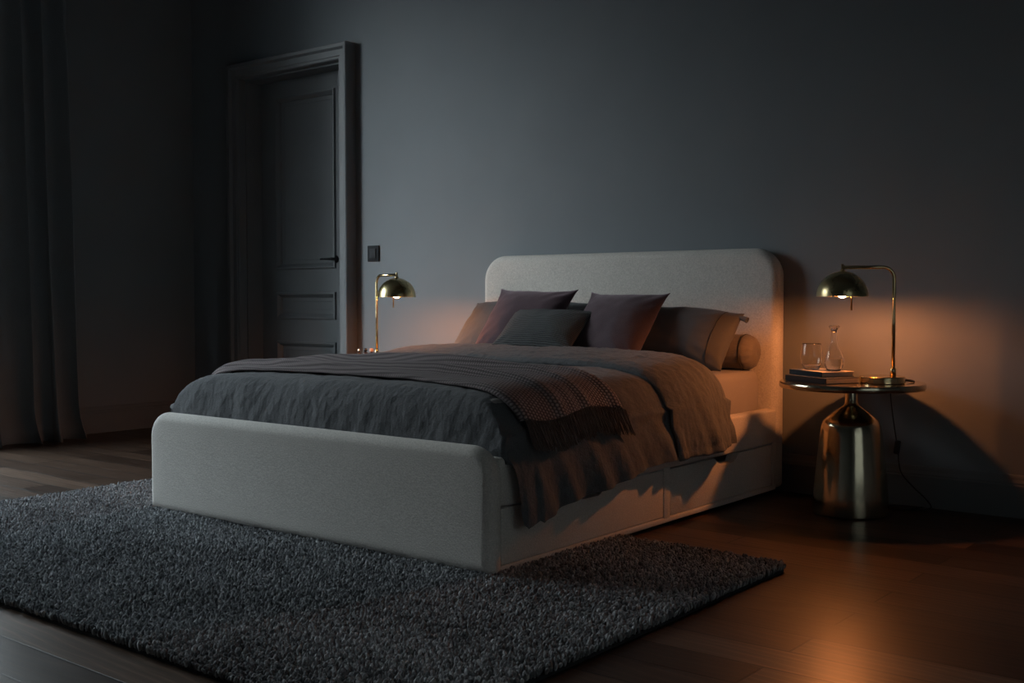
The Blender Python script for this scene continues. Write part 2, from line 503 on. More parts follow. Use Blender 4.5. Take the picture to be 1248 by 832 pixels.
# leaf with recessed, moulded panels
LY = .125
bm = bmesh.new()
x0, x1 = DX0 + .012, DX1 - .012
px0, px1 = DX0 + .165, DX1 - .225
panels = [(1.075, 2.225), (.745, .925), (.42, .60), (.12, .30)]
def leaf_rect(xa, xb, za, zb, y=LY):
    vs = [bm.verts.new(p) for p in ((xa, y, za), (xb, y, za), (xb, y, zb), (xa, y, zb))]
    bm.faces.new(vs)
leaf_rect(x0, px0, .006, DZ - .012); leaf_rect(px1, x1, .006, DZ - .012)
zs = [.006] + [z for p in reversed(panels) for z in p] + [DZ - .012]
for k in range(0, len(zs), 2): leaf_rect(px0, px1, zs[k], zs[k + 1])
for za, zb in panels:
    steps = [(0, 0), (.004, -.012), (.014, -.014), (.022, -.004), (.030, .004), (.036, .018), (.060, .018), (.064, .020)]
    prev = None
    for ins, dy in steps:
        vs = [bm.verts.new(p) for p in ((px0 + ins, LY + dy, za + ins), (px1 - ins, LY + dy, za + ins), (px1 - ins, LY + dy, zb - ins), (px0 + ins, LY + dy, zb - ins))]
        if prev:
            for i in range(4):
                bm.faces.new([prev[i], prev[(i + 1) % 4], vs[(i + 1) % 4], vs[i]])
        prev = vs
    bm.faces.new(prev)
leaf_rect(x0, x1, .006, DZ - .012, LY + .045)
bm_obj('door_leaf', bm, M['trim'], door, smooth=False)
h = lathe('door_handle', [(0, 0), (.024, 0), (.024, .008), (.010, .010), (.010, .045), (0, .045)], M['darkmetal'], door, seg=24)
h.rotation_euler = (PI / 2, 0, 0); h.location = (-2.262, LY, 1.135)
lv = tube('handle_lever', [(0, 0, .038), (-.03, 0, .041), (-.10, 0, .041)], [.008, .008, .0065], M['darkmetal'], h, 12)

# light switch on the wall between door and lamp
sw = thing('light_switch', 'dark square wall switch mounted beside the panelled door casing', 'light switch', (-1.787, -.0, 1.154))
box_obj('cover_plate', (-.048, .048, -.010, -.0005, -.048, .048), M['switch'], sw, bev=.003)
box_obj('rocker', (-.026, .026, -.0155, -.0095, -.029, .029), M['switch2'], sw, bev=.002)
# ------------------------------------------------------------------ curtain (left wall)
nu, nv = 260, 50
Y0c, Y1c = -1.74, -0.95
cv, cu = [], []
for i in range(nu):
    u = i / (nu - 1)
    for j in range(nv):
        w = j / (nv - 1)
        z = 3.38 * (1 - w) + 0.006 * w
        tilt = .075 * w * (u - .0)           # flares towards the floor
        yy = Y0c + (Y1c - .07 - Y0c) * u + tilt
        ph = u * 2 * PI * 4.6 + .8 * math.sin(u * 9) + .5 * nz(u * 3, w * 1.2, 0)
        amp = (.045 + .025 * w + .012 * nz(u * 5, w * 2, 3))
        x = WL + .16 + amp * math.sin(ph) + .03 * w + .02 * nz(u * 4, w * 2.5, 9)
        yy += .02 * math.cos(ph) * (0.6 + w)
        if w > .93:                          # pooling on the floor
            k = (w - .93) / .07
            x += .055 * k * k; yy += .02 * k * k * math.sin(ph * .5)
        cv.append((x, yy, z)); cu.append((u, w))
cur = mesh_obj('curtain', cv, grid_faces(nu, nv), M['curtain'], uvs=cu)
set_props(cur, 'floor-length dark slate curtain hanging in folds against the left wall', 'curtain')
solidify(cur, .004, 0)

# ------------------------------------------------------------------ rug
RX0, RX1, RY0, RY1 = -1.535, 1.545, -3.20, -1.38
def rug_outline(inset=0.0, n=10, r=.05):
    x0, x1, y0, y1 = RX0 + inset, RX1 - inset, RY0 + inset, RY1 - inset
    pts = []
    for cx, cy, a0 in ((x1 - r, y1 - r, 0), (x0 + r, y1 - r, PI / 2), (x0 + r, y0 + r, PI), (x1 - r, y0 + r, 3 * PI / 2)):
        for k in range(n + 1):
            a = a0 + k / n * PI / 2
            pts.append((cx + r * math.cos(a), cy + r * math.sin(a)))
    return pts
rug = thing('rug', 'charcoal shag rug lying on the dark wooden floor under the foot of the bed', 'rug', (0, 0, 0))
bm = bmesh.new(); add_prism(bm, rug_outline(.006), 'z', .0005, .010)
bm_obj('rug_backing', bm, M['rugback'], rug, smooth=False)
# every tuft is a small leaning yarn loop
STEP = .0092
gx = np.arange(RX0 + .006, RX1 - .004, STEP); gy = np.arange(RY0 + .006, RY1 - .004, STEP)
X, Y = np.meshgrid(gx, gy, indexing='ij')
X = X + (np.arange(len(gy)) % 2)[None, :] * STEP * .5
X = (X + rng.uniform(-.0042, .0042, X.shape)).ravel(); Y = (Y + rng.uniform(-.0042, .0042, Y.shape)).ravel()
r_ = .05
qx = np.maximum(np.abs(X - (RX0 + RX1) / 2) - ((RX1 - RX0) / 2 - r_), 0); qy = np.maximum(np.abs(Y - (RY0 + RY1) / 2) - ((RY1 - RY0) / 2 - r_), 0)
keep = np.hypot(qx, qy) < r_ - .003
keep &= ~((np.abs(X) < .85) & (Y > -2.10))
X, Y = X[keep], Y[keep]; nT = len(X)
segs = 5
ringz = np.array([0.0, .38, .72, .93]); ringr = np.array([.55, 1.0, .95, .55])
tv = [(math.cos(2 * PI * k / segs) * rr, math.sin(2 * PI * k / segs) * rr, zz) for zz, rr in zip(ringz, ringr) for k in range(segs)] + [(0, 0, 1.0)]
tv = np.array(tv); nvt = len(tv)
tf = []
for a in range(3):
    for k in range(segs):
        tf.append((a * segs + k, a * segs + (k + 1) % segs, (a + 1) * segs + (k + 1) % segs, (a + 1) * segs + k))
tt = [(3 * segs + k, 3 * segs + (k + 1) % segs, 4 * segs) for k in range(segs)]
ang = rng.uniform(0, 2 * PI, nT); ca, sa = np.cos(ang), np.sin(ang)
sc = rng.uniform(.0044, .0066, nT)
patch = np.array([noise.noise(Vector((x * 2.1, y * 3.3, 0))) for x, y in zip(X, Y)])
hgt = .019 + .0065 * patch + rng.uniform(-.0045, .0065, nT)
la = rng.uniform(0, 2 * PI, nT); lm = rng.uniform(.0, .008, nT)
lx = np.cos(la) * lm + .003; ly = np.sin(la) * lm - .003
W = np.empty((nT, nvt, 3))
W[:, :, 0] = X[:, None] + sc[:, None] * (tv[:, 0] * ca[:, None] - tv[:, 1] * sa[:, None]) + lx[:, None] * tv[:, 2] ** 1.5
W[:, :, 1] = Y[:, None] + sc[:, None] * (tv[:, 0] * sa[:, None] + tv[:, 1] * ca[:, None]) + ly[:, None] * tv[:, 2] ** 1.5
W[:, :, 2] = .0098 + hgt[:, None] * tv[:, 2]
me = bpy.data.meshes.new('pile')
tfa = np.array(tf); tta = np.array(tt)
offs = (np.arange(nT) * nvt)
q = (tfa[None] + offs[:, None, None]).reshape(-1, 4); tr3 = (tta[None] + offs[:, None, None]).reshape(-1, 3)
me.vertices.add(nT * nvt); me.vertices.foreach_set('co', W.reshape(-1).astype(np.float32))
nl = q.size + tr3.size
me.loops.add(nl); me.loops.foreach_set('vertex_index', np.concatenate([q.ravel(), tr3.ravel()]).astype(np.int32))
me.polygons.add(len(q) + len(tr3))
ls = np.concatenate([np.arange(len(q)) * 4, q.size + np.arange(len(tr3)) * 3]).astype(np.int32)
me.polygons.foreach_set('loop_start', ls)
me.polygons.foreach_set('use_smooth', np.ones(len(q) + len(tr3), dtype=bool))
me.update(calc_edges=True); me.validate()
tone = np.repeat(np.clip(rng.normal(.45, .25, nT) + .25 * patch, 0, 1), nvt).astype(np.float32)
a_ = me.attributes.new('tone', 'FLOAT', 'POINT'); a_.data.foreach_set('value', tone)
me.materials.append(M['pile'])
pile = bpy.data.objects.new('pile', me); COL.objects.link(pile); pile.parent = rug
set_props(pile, kind='stuff')

# ------------------------------------------------------------------ bed
bed = thing('bed', 'upholstered greige platform bed with a tall rounded headboard against the slate wall', 'bed', (0, 0, 0))
def rounded_panel(x0, x1, y0, y1, z0, z1, r, bev, n=14, puff=.004):
    """upholstered slab: outline rings lofted round a soft edge, faces very slightly crowned"""
    def outline(i):
        X0, X1, Z0, Z1 = x0 + i, x1 - i, z0 + i, z1 - i
        pts = []
        for cx, cz, a0, rr in ((X1, Z0, -PI / 2, .022), (X1, Z1, 0, r), (X0, Z1, PI / 2, r), (X0, Z0, PI, .022)):
            rr = max(rr - i, .004)
            ox = cx - rr if cx == X1 else cx + rr
            oz = cz + rr if cz == Z0 else cz - rr
            for k in range(n + 1):
                a = a0 + k / n * PI / 2
                pts.append((ox + rr * math.cos(a), oz + rr * math.sin(a)))
        return pts
    rings = []
    ns = 8
    for k in range(5): rings.append((min(bev + .30 * (4 - k) / 4 * 0 + (4 - k) * .02, (z1 - z0) * .4), y0 - puff * ((4 - k) / 4) * 0.5))
    for k in range(1, ns + 1):
        a = k / ns * PI / 2
        rings.append((bev * (1 - math.sin(a)), y0 + bev * (1 - math.cos(a))))
    for k in range(0, ns + 1):
        a = PI / 2 - k / ns * PI / 2
        rings.append((bev * (1 - math.sin(a)), y1 - bev * (1 - math.cos(a))))
    rings.append((bev + .03, y1))
    bm = bmesh.new()
    vr = []
    for i, y in rings:
        vr.append([bm.verts.new((px, y, pz)) for px, pz in outline(i)])
    m = len(vr[0])
    for a_, b_ in zip(vr[:-1], vr[1:]):
        for k in range(m):
            bm.faces.new([a_[k], a_[(k + 1) % m], b_[(k + 1) % m], b_[k]])
    bm.faces.new(vr[0]); bm.faces.new(list(reversed(vr[-1])))
    return bm
bm_obj('headboard', rounded_panel(-.850, .888, -.096, -.004, .02, 1.112, .135, .040), M['uphol'], bed)
bm_obj('footboard', rounded_panel(-.915, .902, -2.142, -2.066, .022, .420, .10, .037), M['uphol'], bed)
# side rails: upper rail, posts and bottom rail around the drawer openings
D1, D2, DZ0, DZ1 = (-2.064, -1.077), (-1.025, -.134), .042, .222
for s in (1, -1):
    bm = bmesh.new()
    xa, xb = (.820, .885) if s > 0 else (-.885, -.820)
    add_box(bm, xa, xb, -2.075, -.088, DZ1 + .003, .382, bev=.012, seg=3)
    add_box(bm, xa, xb, -2.075, -.088, .016, DZ0 - .002, bev=.006, seg=2)
    add_box(bm, xa, xb, D1[1] + .003, D2[0] - .003, DZ0 - .012, DZ1 + .012, bev=.003)
    add_box(bm, xa, xb, D2[1] + .003, -.088, DZ0 - .012, DZ1 + .012, bev=.003)
    bm_obj('side_rail', bm, M['uphol'], bed, sharp=50)
def drawer_bm(s, d, n0, n1):
    """drawer front with a finger scoop cut into its top edge"""
    y0, y1 = d
    dep = .034
    poly = [(y0, DZ0), (y1, DZ0), (y1, DZ1)]
    m = []
    for k in range(13):
        u = k / 12
        yy = n1 - (n1 - n0) * u
        e = min(u, 1 - u)
        m.append((yy, DZ1 - dep * sstep(0, .20, e)))
    poly += m + [(y0, DZ1)]
    bm = bmesh.new()
    xa, xb = (.836, .8835)
    A, B, fs = add_prism(bm, poly, 'x', xa * s, xb * s)
    es = list(fs[1].edges)
    bmesh.ops.bevel(bm, geom=es, offset=.0045, segments=2, profile=.5, affect='EDGES')
    # drawer box behind the front, leaves the scoop dark
    add_box(bm, *(sorted((.45 * s, .80 * s))), y0 + .03, y1 - .03, DZ0, DZ1 - .05)
    return bm
bm_obj('drawer', drawer_bm(1, D1, -1.66, -1.47), M['uphol'], bed, sharp=35)
bm_obj('drawer', drawer_bm(1, D2, -.665, -.455), M['uphol'], bed, sharp=35)
bm_obj('drawer', drawer_bm(-1, D1, -1.66, -1.47), M['uphol'], bed, sharp=35)
bm_obj('drawer', drawer_bm(-1, D2, -.665, -.455), M['uphol'], bed, sharp=35)
# recessed dark plinth and slatted deck
pl = box_obj('plinth', (-.81, .81, -2.05, -.09, 0.0, .016), M['black'], bed)
bm = bmesh.new()
add_box(bm, -.82, .82, -2.045, -.09, .285, .31)
bm_obj('mattress_deck', bm, M['rugback'], bed, smooth=False)

# mattress with fitted sheet: rounded block with soft vertical pull-creases
def mattress():
    x, y0, y1, z0, z1 = .812, -2.015, -.102, .312, .557
    bm = bmesh.new(); add_box(bm, -x, x, y0, y1, z0, z1, bev=.04, seg=5)
    bmesh.ops.subdivide_edges(bm, edges=[e for e in bm.edges if e.calc_length() > .2], cuts=60, use_grid_fill=True)
    for v in bm.verts:
        if abs(v.co.x) > .79 and z0 + .02 < v.co.z < z1 - .03:
            v.co.x += math.copysign(.005 * fbm(v.co.y, 0, v.co.z * .25, 11), v.co.x)
        if v.co.z > z1 - .02: v.co.z += .003 * fbm(v.co.x, v.co.y, 0, 4)
    return bm
mt = bm_obj('mattress', mattress(), M['mattress'], None, sharp=60)
set_props(mt, 'thick mattress in a plain beige fitted sheet resting on the upholstered bed', 'mattress')

# ------------------------------------------------------------------ bedding surfaces
def zbase(y):
    ys = [-2.1, -2.0, -1.9, -1.6, -1.25, -1.05, -.85, -.70, -.60, -.5]
    zs = [.570, .580, .588, .600, .608, .614, .626, .634, .622, .60]
    return float(np.interp(-y, [-a for a in ys][::1], zs)) if False else float(np.interp(y, ys, zs))

def side_profile(y):
    """cross-section of the covered bed at y: list of (x, z) from the centre to below the rail"""
    zt = zbase(y)
    pts = [(0, zt), (.25, zt - .001), (.50, zt - .005), (.66, zt - .013), (.765, zt - .032), (.835, zt - .075), (.876, zt - .140),
           (.900, .385), (.916, .33), (.924, .25), (.928, .15), (.930, .05)]
    return pts
_cache = {}
def prof(y):
    k = round(y, 3)
    if k not in _cache:
        c = np.array(catmull([(p[0], 0, p[1]) for p in side_profile(k)], 10))[:, [0, 2]]
        s = np.concatenate([[0], np.cumsum(np.hypot(*np.diff(c, axis=0).T))])
        _cache[k] = (s, c)
    return _cache[k]
def on_bed(a, y):
    """point at signed arc length a from the bed's centre line; returns (x,z,nx,nz)"""
    s, c = prof(y)
    aa = abs(a)
    x = np.interp(aa, s, c[:, 0]); z = np.interp(aa, s, c[:, 1])
    x2 = np.interp(aa + .012, s, c[:, 0]); z2 = np.interp(aa + .012, s, c[:, 1])
    x1 = np.interp(max(aa - .012, 0), s, c[:, 0]); z1 = np.interp(max(aa - .012, 0), s, c[:, 1])
    tx, tz = x2 - x1, z2 - z1
    L = math.hypot(tx, tz) + 1e-9
    sg = 1 if a >= 0 else -1
    return sg * x, z, sg * (-tz / L), tx / L
def arc_at_z(y, z):
    s, c = prof(y)
    return float(np.interp(-z, -c[:, 1], s))
def hem_z(y):
    ys = [-2.10, -2.052, -2.00, -1.95, -1.73, -1.55, -1.32, -1.10, -.60]
    zs = [.30, .200, .145, .160, .205, .222, .255, .270, .280]
    return float(np.interp(y, ys, zs))
def hang(z):  # 0 on top, 1 low on the side
    return sstep(.50, .22, z) if False else min(1., max(0., (.52 - z) / .30))

# duvet --------------------------------------------------------------------
ROWS = [(-.575 - (1.93 - .575) * k / 95, 0.0) for k in range(96)]
FOOT = catmull([(-1.93, 0, 0.0), (-1.975, 0, .008), (-2.010, 0, .030), (-2.034, 0, .070), (-2.045, 0, .12), (-2.050, 0, .17), (-2.052, 0, .22)], 6)[1:]
ROWS += [(float(p[0]), float(p[2])) for p in FOOT]
NA = 230
dv, du_ = [], []
for (y, D) in ROWS:
    zt = zbase(y)
    ra = arc_at_z(y, hem_z(y)); la = arc_at_z(y, .26)
    lev = zt - D
    for j in range(NA):
        u = j / (NA - 1) * 2 - 1
        a = u * (ra if u > 0 else la)
        x, z, nx, nzz = on_bed(a, y)
        k = .018                                   # smooth minimum with the foot drop level
        if D > 0:
            d = z - lev
            z = lev + (d - math.sqrt(d * d + k * k)) * .5 + (k * .5 if d < -.1 else k * .5 * 1)
            z = min(z, lev + .004)
        hg = hang(z)
        yy = y
        # drape folds down the sides, deeper toward the hem
        yd = y + .38 * (z - .4)
        fold = .014 + .042 * nz(yd * 5.2, z * .5, 1.7) + .030 * nz(yd * 12.5, z * .6, 4.1)
        off = fold * hg ** 1.3 * (1 if D == 0 else .3)
        if hg > .3 and u > 0: off += .014 * (hg - .3)
        off = max(off, -.004 * hg) if hg > .5 else off
        # linen crumple
        cr = .0040 * fbm(x * .8, y * 1.4, z * .5, 9, 4) + .0022 * nz(x * 1.2 + y * .6, y * 2.6, z, 26)
        puff = .006 * fbm(x, y, 0, 2.4, 2)
        n_y = -1.0 if D > .05 else 0.0
        n_ = Vector((nx, 0, nzz)) if D < .03 else Vector((nx if hg > .5 else 0, -1, .2)).normalized()
        # radiating gathers where the duvet drops at the foot
        if D > 0:
            g = sstep(0, .12, D)
            cr += g * (.0035 * nz(x * 8, D * 2.5, 0) + .0030 * nz(x * 22 + D * 9, D * 6, 2))
            cr *= (1 - .7 * sstep(.45, .6, hg))
        amt = off + cr + puff * (1 - hg)
        px_, py_, pz_ = x + n_.x * amt, yy + n_.y * min(amt, .006) , z + n_.z * amt
        if D > 0 and z < .40 and u > 0:
            py_ += sstep(0, .2, D) * .26 * (.40 - z)     # flap swings back from the footboard
        if x > .872 and pz_ < .46: px_ = max(px_, .893)  # stays outside the rail
        if x < -.872 and pz_ < .46: px_ = min(px_, -.893)
        if pz_ > .36: py_ = max(py_, -2.062)
        dv.append((px_, py_, pz_)); du_.append((a, y - D))
duv = mesh_obj('duvet', dv, grid_faces(len(ROWS), NA), M['duvet'], uvs=du_)
set_props(duv, 'rumpled charcoal linen duvet covering the bed and hanging over its side', 'duvet')

# turned-back end of the duvet
NV, NA2 = 70, 230
fv, fu_ = [], []
for i in range(NV):
    w = i / (NV - 1)
    for j in range(NA2):
        u = j / (NA2 - 1) * 2 - 1
        yb = -.565 - .035 * max(0, u) ** 2
        yf = -1.075 - .02 * math.sin(u * 4) - .010 * nz(u * 3, 0, 0)
        y = yb + (yf - yb) * w
        ra = arc_at_z(y, .283 - .026 * w + .005 * math.sin(w * 9)); la = arc_at_z(y, .30)
        a = u * (ra if u > 0 else la)
        x, z, nx, nzz = on_bed(a, y)
        hg = hang(z)
        edge = min(1.0, w / .10, (1 - w) / .06)
        bulge = .014 + .022 * math.sin(PI * min(1, max(0, w))) ** .6
        bulge *= .35 + .65 * math.sqrt(max(0.0, edge))
        yd = y + .30 * (z - .4)
        fold = (.010 + .040 * nz(yd * 7, z * .5, 7.7) + .030 * nz(yd * 15, z * .5, 3.3)) * hg ** .9
        cr = .005 * fbm(x * .8 + 7, y * 1.4, z * .5, 9, 4) + .0035 * nz(x * 1.4, y * 2.4, z, 24)
        amt = bulge + max(fold, -.010) + cr + .016 * hg
        # stitched hem near the lower edge
        rem = (1 - abs(u)) * ra
        if u > 0 and .030 < rem < .038: amt -= .004
        pxx = x + nx * amt
        if pxx > .80 and z < .46: pxx = max(pxx, .918)
        # back corner swings forward as it hangs
        yy = y - .02 * hg * (1 - w) if u > 0 else y
        fv.append((pxx, yy, z + nzz * amt)); fu_.append((a, y))
fo = mesh_obj('turned_back_fold', fv, grid_faces(NV, NA2), M['duvet'], duv, uvs=fu_)
solidify(fo, .010, -1)

# knitted throw -------------------------------------------------------------
NT_, NA3 = 120, 260
tv_, tu_ = [], []
hem_pts = []
ridges = [(.05, .035, .026), (.28, .06, .034), (.50, .05, .024), (.68, .05, .040), (.90, .05, .030)]
for i in range(NT_):
    w = i / (NT_ - 1)
    for j in range(NA3):
        u = j / (NA3 - 1)
        y0 = -1.905 - .05 * sstep(.62, 1, u) + .012 * math.sin(u * 6) ; y1 = -1.44 + .06 * sstep(.2, .75, u) + .015 * math.sin(u * 5 + 1)
        y1 += -.03 * sstep(.4, 0, u)
        y = y0 + (y1 - y0) * w
        aR = arc_at_z(y, .478 - .012 * math.sin(w * 7)); aL = -arc_at_z(y, .50)
        a = aL + (aR - aL) * u
        x, z, nx, nzz = on_bed(a, y)
        lift = .018
        for (c, s_, h_) in ridges:
            cc_ = c + .055 * math.sin(u * 5.5 + c * 9) + .02 * math.sin(u * 13 + c * 5)
            lift += h_ * (.55 + .45 * math.sin(u * 4.2 + c * 17)) * math.exp(-((w - cc_) / s_) ** 2)
        lift = .018 + (lift - .018) * (1 - .45 * sstep(.70, .95, u))
        lift += .004 * fbm(u * 2.2, w * .5, 1, 5, 3)
        e = min(1, w / .05, (1 - w) / .05)
        lift *= .45 + .55 * math.sqrt(max(0, e))
        lift += .008 * sstep(.75, 1, u)
        p = (x + nx * lift, y, z + nzz * lift)
        tv_.append(p); tu_.append((a, y))
        if j == NA3 - 1: hem_pts.append((p, nx))
thr = mesh_obj('throw_blanket', tv_, grid_faces(NT_, NA3), M['throw'], uvs=tu_)
set_props(thr, 'taupe chunky knit throw with a fringed end laid across the foot of the bed', 'throw blanket')
solidify(thr, .008, -1)
# fringe strands
V_, F_ = [], []
for i in range(0, len(hem_pts)):
    if i % 1: continue
    (p, nx) = hem_pts[i]
    for q_ in range(2):
        L = .092 + random.uniform(-.008, .010)
        x0_, y0_, z0_ = p[0] + random.uniform(-.004, .003), p[1] + random.uniform(-.0025, .0025), p[2] + .004
        sw_ = random.uniform(-.008, .008)
        pts = []
        for k in range(5):
            s_ = k / 4
            zz = z0_ - L * s_
            xr = np.interp(zz, [.1, .25, .36, .42, .47, .52], [.962, .955, .945, .925, .905, .885])
            pts.append((max(x0_ + .004 * math.sin(s_ * 5 + i), xr + .004 * q_ + random.uniform(0, .003)), y0_ + sw_ * s_ + .0025 * math.sin(s_ * 7 + i * 1.7) + .012 * s_, zz))
        v_, f_ = tube_geo(pts, [.0017, .0019, .0018, .0017, .0010], 5)
        o_ = len(V_); V_ += v_; F_ += [tuple(a + o_ for a in f) for f in f_]
fr = mesh_obj('fringe', V_, F_, M['fringe'], thr)
set_props(fr, kind='stuff')

# ------------------------------------------------------------------ pillows and cushions
def cushion_geo(w, h, t, n=44, pinch=.06, ear=.02, wr=.006, seed=0, p=2.4, flange=0.0):
    """front+back puffed sheets sharing a seam; returns verts, faces, uvs; local x width, z height, y thickness"""
    verts, faces, uvs = [], [], []
    idx = {}
    for side in (1, -1):
        for i in range(n + 1):
            for j in range(n + 1):
                u = i / n * 2 - 1; v = j / n * 2 - 1
                # denser near the border
                u = math.sin(u * PI / 2) * .35 + u * .65; v = math.sin(v * PI / 2) * .35 + v * .65
                border = i in (0, n) or j in (0, n)
                key = (i, j) if border else (i, j, side)
                if key in idx: continue
                au, av = abs(u), abs(v)
                bx = 1 - pinch * (1 - av ** 2) * au ** 4 + ear * (au * av) ** 6
                bz = 1 - pinch * (1 - au ** 2) * av ** 4 + ear * (au * av) ** 6
                x = u * w / 2 * bx; z = v * h / 2 * bz
                th = max(0, (1 - au ** p)) ** .62 * max(0, (1 - av ** p)) ** .62
                y = side * t / 2 * th
                y += side * wr * fbm(x + seed, z * 1.1 + seed, side, 7, 3) * min(1, th * 3)
                # creases towards the corners
                cd = (au * av) ** 2
                y += side * .010 * cd * math.sin(18 * (u * math.copysign(1, v) - v * math.copysign(1, u))) * (1 - au ** 6) * (1 - av ** 6)
                idx[key] = len(verts); verts.append((x, -y, z)); uvs.append(((u + 1) / 2, (v + 1) / 2))
    def I(i, j, s):
        return idx[(i, j)] if (i in (0, n) or j in (0, n)) else idx[(i, j, s)]
    for s in (1, -1):
        for i in range(n):
            for j in range(n):
                f = (I(i, j, s), I(i + 1, j, s), I(i + 1, j + 1, s), I(i, j + 1, s))
                faces.append(f if s == 1 else tuple(reversed(f)))
    return verts, faces, uvs

def cushion(name, label, cat, mat, w, h, t, loc, lean, yaw=0, roll=0, group=None, bend=0.0, **kw):
    """loc = bottom-centre; lean = backwards tilt"""
    v, f, uv = cushion_geo(w, h, t, **kw)
    out = []
    R = Matrix.Rotation(yaw, 3, 'Z') @ Matrix.Rotation(-lean, 3, 'X') @ Matrix.Rotation(roll, 3, 'Y')
    for (x, y, z) in v:
        z2 = z + h / 2
        y2 = y + bend * (x / (w / 2)) ** 2
        q_ = R @ Vector((x, y2, z2))
        out.append((q_.x, q_.y, q_.z))
    o = mesh_obj(name, out, f, mat, uvs=uv)
    o.location = loc
    set_props(o, label, cat, group)
    return o, R

# two sleeping pillows leaning against the headboard
rp_, RR = cushion('bed_pillow', 'dark grey bed pillow with a seamed open end, lying against the bolster', 'pillow', M['pillow_r'], .73, .305, .21,
                  (.425, -.420, .568), math.radians(30), n=60, pinch=.02, ear=.02, wr=.008, seed=9, p=3.4)
for v_ in rp_.data.vertices:           # the open end slumps
    v_.co.z -= .020 * sstep(.16, .37, v_.co.x) * max(0, v_.co.z) / .27
    v_.co.x += .13 * (v_.co.z - .13) * sstep(.0, .3, v_.co.x)
def on_pillow(u, v, t=.21, w=.73, h=.305, p=3.4):
    th = max(0, 1 - abs(u) ** p) ** .62 * max(0, 1 - abs(v) ** p) ** .62
    q_ = RR @ Vector((u * w / 2, -(t / 2 * th) - .0012, v * h / 2 + h / 2))
    q_.z -= .020 * sstep(.16, .37, q_.x) * max(0, q_.z) / .27
    q_.x += .13 * (q_.z - .13) * sstep(.0, .3, q_.x)
    return q_
tube('flange_seam', [on_pillow(.80 + .03 * v * v, v) for v in np.linspace(-.93, .93, 30)], .0016, M['piping'], rp_, 6)
# loose rolled tip of the open end at its upper corner
c0 = RR @ Vector((.362, -.004, .292)); c0.z -= .020; c0.x += .016
pth = [(c0.x - .022 + .052 * k / 8, c0.y - .004, c0.z - .004 - .014 * (k / 8) ** 1.5) for k in range(9)]
v_, f_ = tube_geo(pth, [.007 + .0055 * k / 8 for k in range(9)], 18, cap=False)
fl = mesh_obj('flange_tip', v_, f_, M['pillow_r'], rp_)
solidify(fl, .002, 0)
lp, _ = cushion('bed_pillow', 'blue-grey linen bed pillow behind the plum velvet cushion', 'pillow', M['pillow_l'], .76, .39, .20,
                (-.445, -.425, .566), math.radians(42), n=50, pinch=.03, ear=.01, wr=.007, seed=4, p=2.8)

# bolster under the leaning pillow at the right
def bolster():
    r, L = .079, .62
    root = thing('bolster', 'round taupe bolster tucked between the headboard and the dark grey pillow', 'bolster', (.19, -.180, .640))
    prof_ = [(0, 0), (.03, .004), (.06, .012), (.074, .024), (.079, .04), (.079, L - .045), (.0775, L - .035), (.079, L - .03), (.076, L - .016), (.066, L + .004), (.045, L + .018), (.02, L + .023), (.006, L + .020), (0, L + .019)]
    b = lathe('bolster_cover', prof_, M['bolster'], root, seg=48)
    for v in b.data.vertices:
        x, y, z = v.co
        a = math.atan2(y, x); rr = math.hypot(x, y)
        k = .003 * math.sin(a * 14 + 2) * (rr / r) * (1 if z > L - .03 or z < .03 else .3) + .003 * fbm(x, y, z, 12)
        v.co.x += math.cos(a) * k; v.co.y += math.sin(a) * k
    pp = tube('piping', [(r * 1.005 * math.cos(2 * PI * k / 48), r * 1.005 * math.sin(2 * PI * k / 48), L - .034) for k in range(49)], .0028, M['piping'], root, 8)
    for o in (b, pp): o.rotation_euler = (0, PI / 2, 0)
bolster()

cushion('throw_cushion', 'plum velvet square cushion standing behind the grey ribbed one', 'cushion', M['plum'], .445, .425, .155,
        (-.240, -.655, .595), math.radians(40), yaw=math.radians(3), roll=math.radians(1), seed=1, ear=.05, pinch=.07)
cushion('throw_cushion', 'mauve velvet square cushion leaning against the dark grey pillow', 'cushion', M['mauve'], .425, .425, .165,
        (.262, -.650, .576), math.radians(40), yaw=math.radians(-2), roll=math.radians(1), seed=2, ear=.05, pinch=.07)
cushion('lumbar_cushion', 'small grey ribbed knit lumbar cushion in front of the velvet cushions', 'cushion', M['rib'], .450, .275, .12,
        (-.030, -.745, .648), math.radians(50), yaw=math.radians(2), roll=math.radians(1), seed=3, ear=.06, pinch=.05)

# ------------------------------------------------------------------ bedside tables and lamps
TZ = .542
def side_table(label, loc):
    t_ = thing('side_table', label, 'side table', loc, group='round brass side tables')
    lathe('pedestal', [(0, .0005), (.147, .0005), (.153, .004), (.154, .010), (.149, .08), (.140, .18), (.129, .28), (.1225, .335), (.118, .362),
                       (.110, .381), (.094, .398), (.070, .417), (.045, .434), (.031, .444), (.0255, .456), (.0255, .515), (0, .515)], M['antique'], t_, seg=96, sharp=60)
    lathe('tabletop', [(0, .515), (.274, .515), (.285, .517), (.288, .521), (.288, .537), (.285, .5415), (.279, TZ), (0, TZ)], M['antique'], t_, seg=128, sharp=40)
    return t_
side_table('round brass pedestal table holding the books, glass and carafe', (1.331, -.343, 0))
side_table('round brass pedestal table half hidden beyond the bed, near the door', (-1.262, -.40, 0))

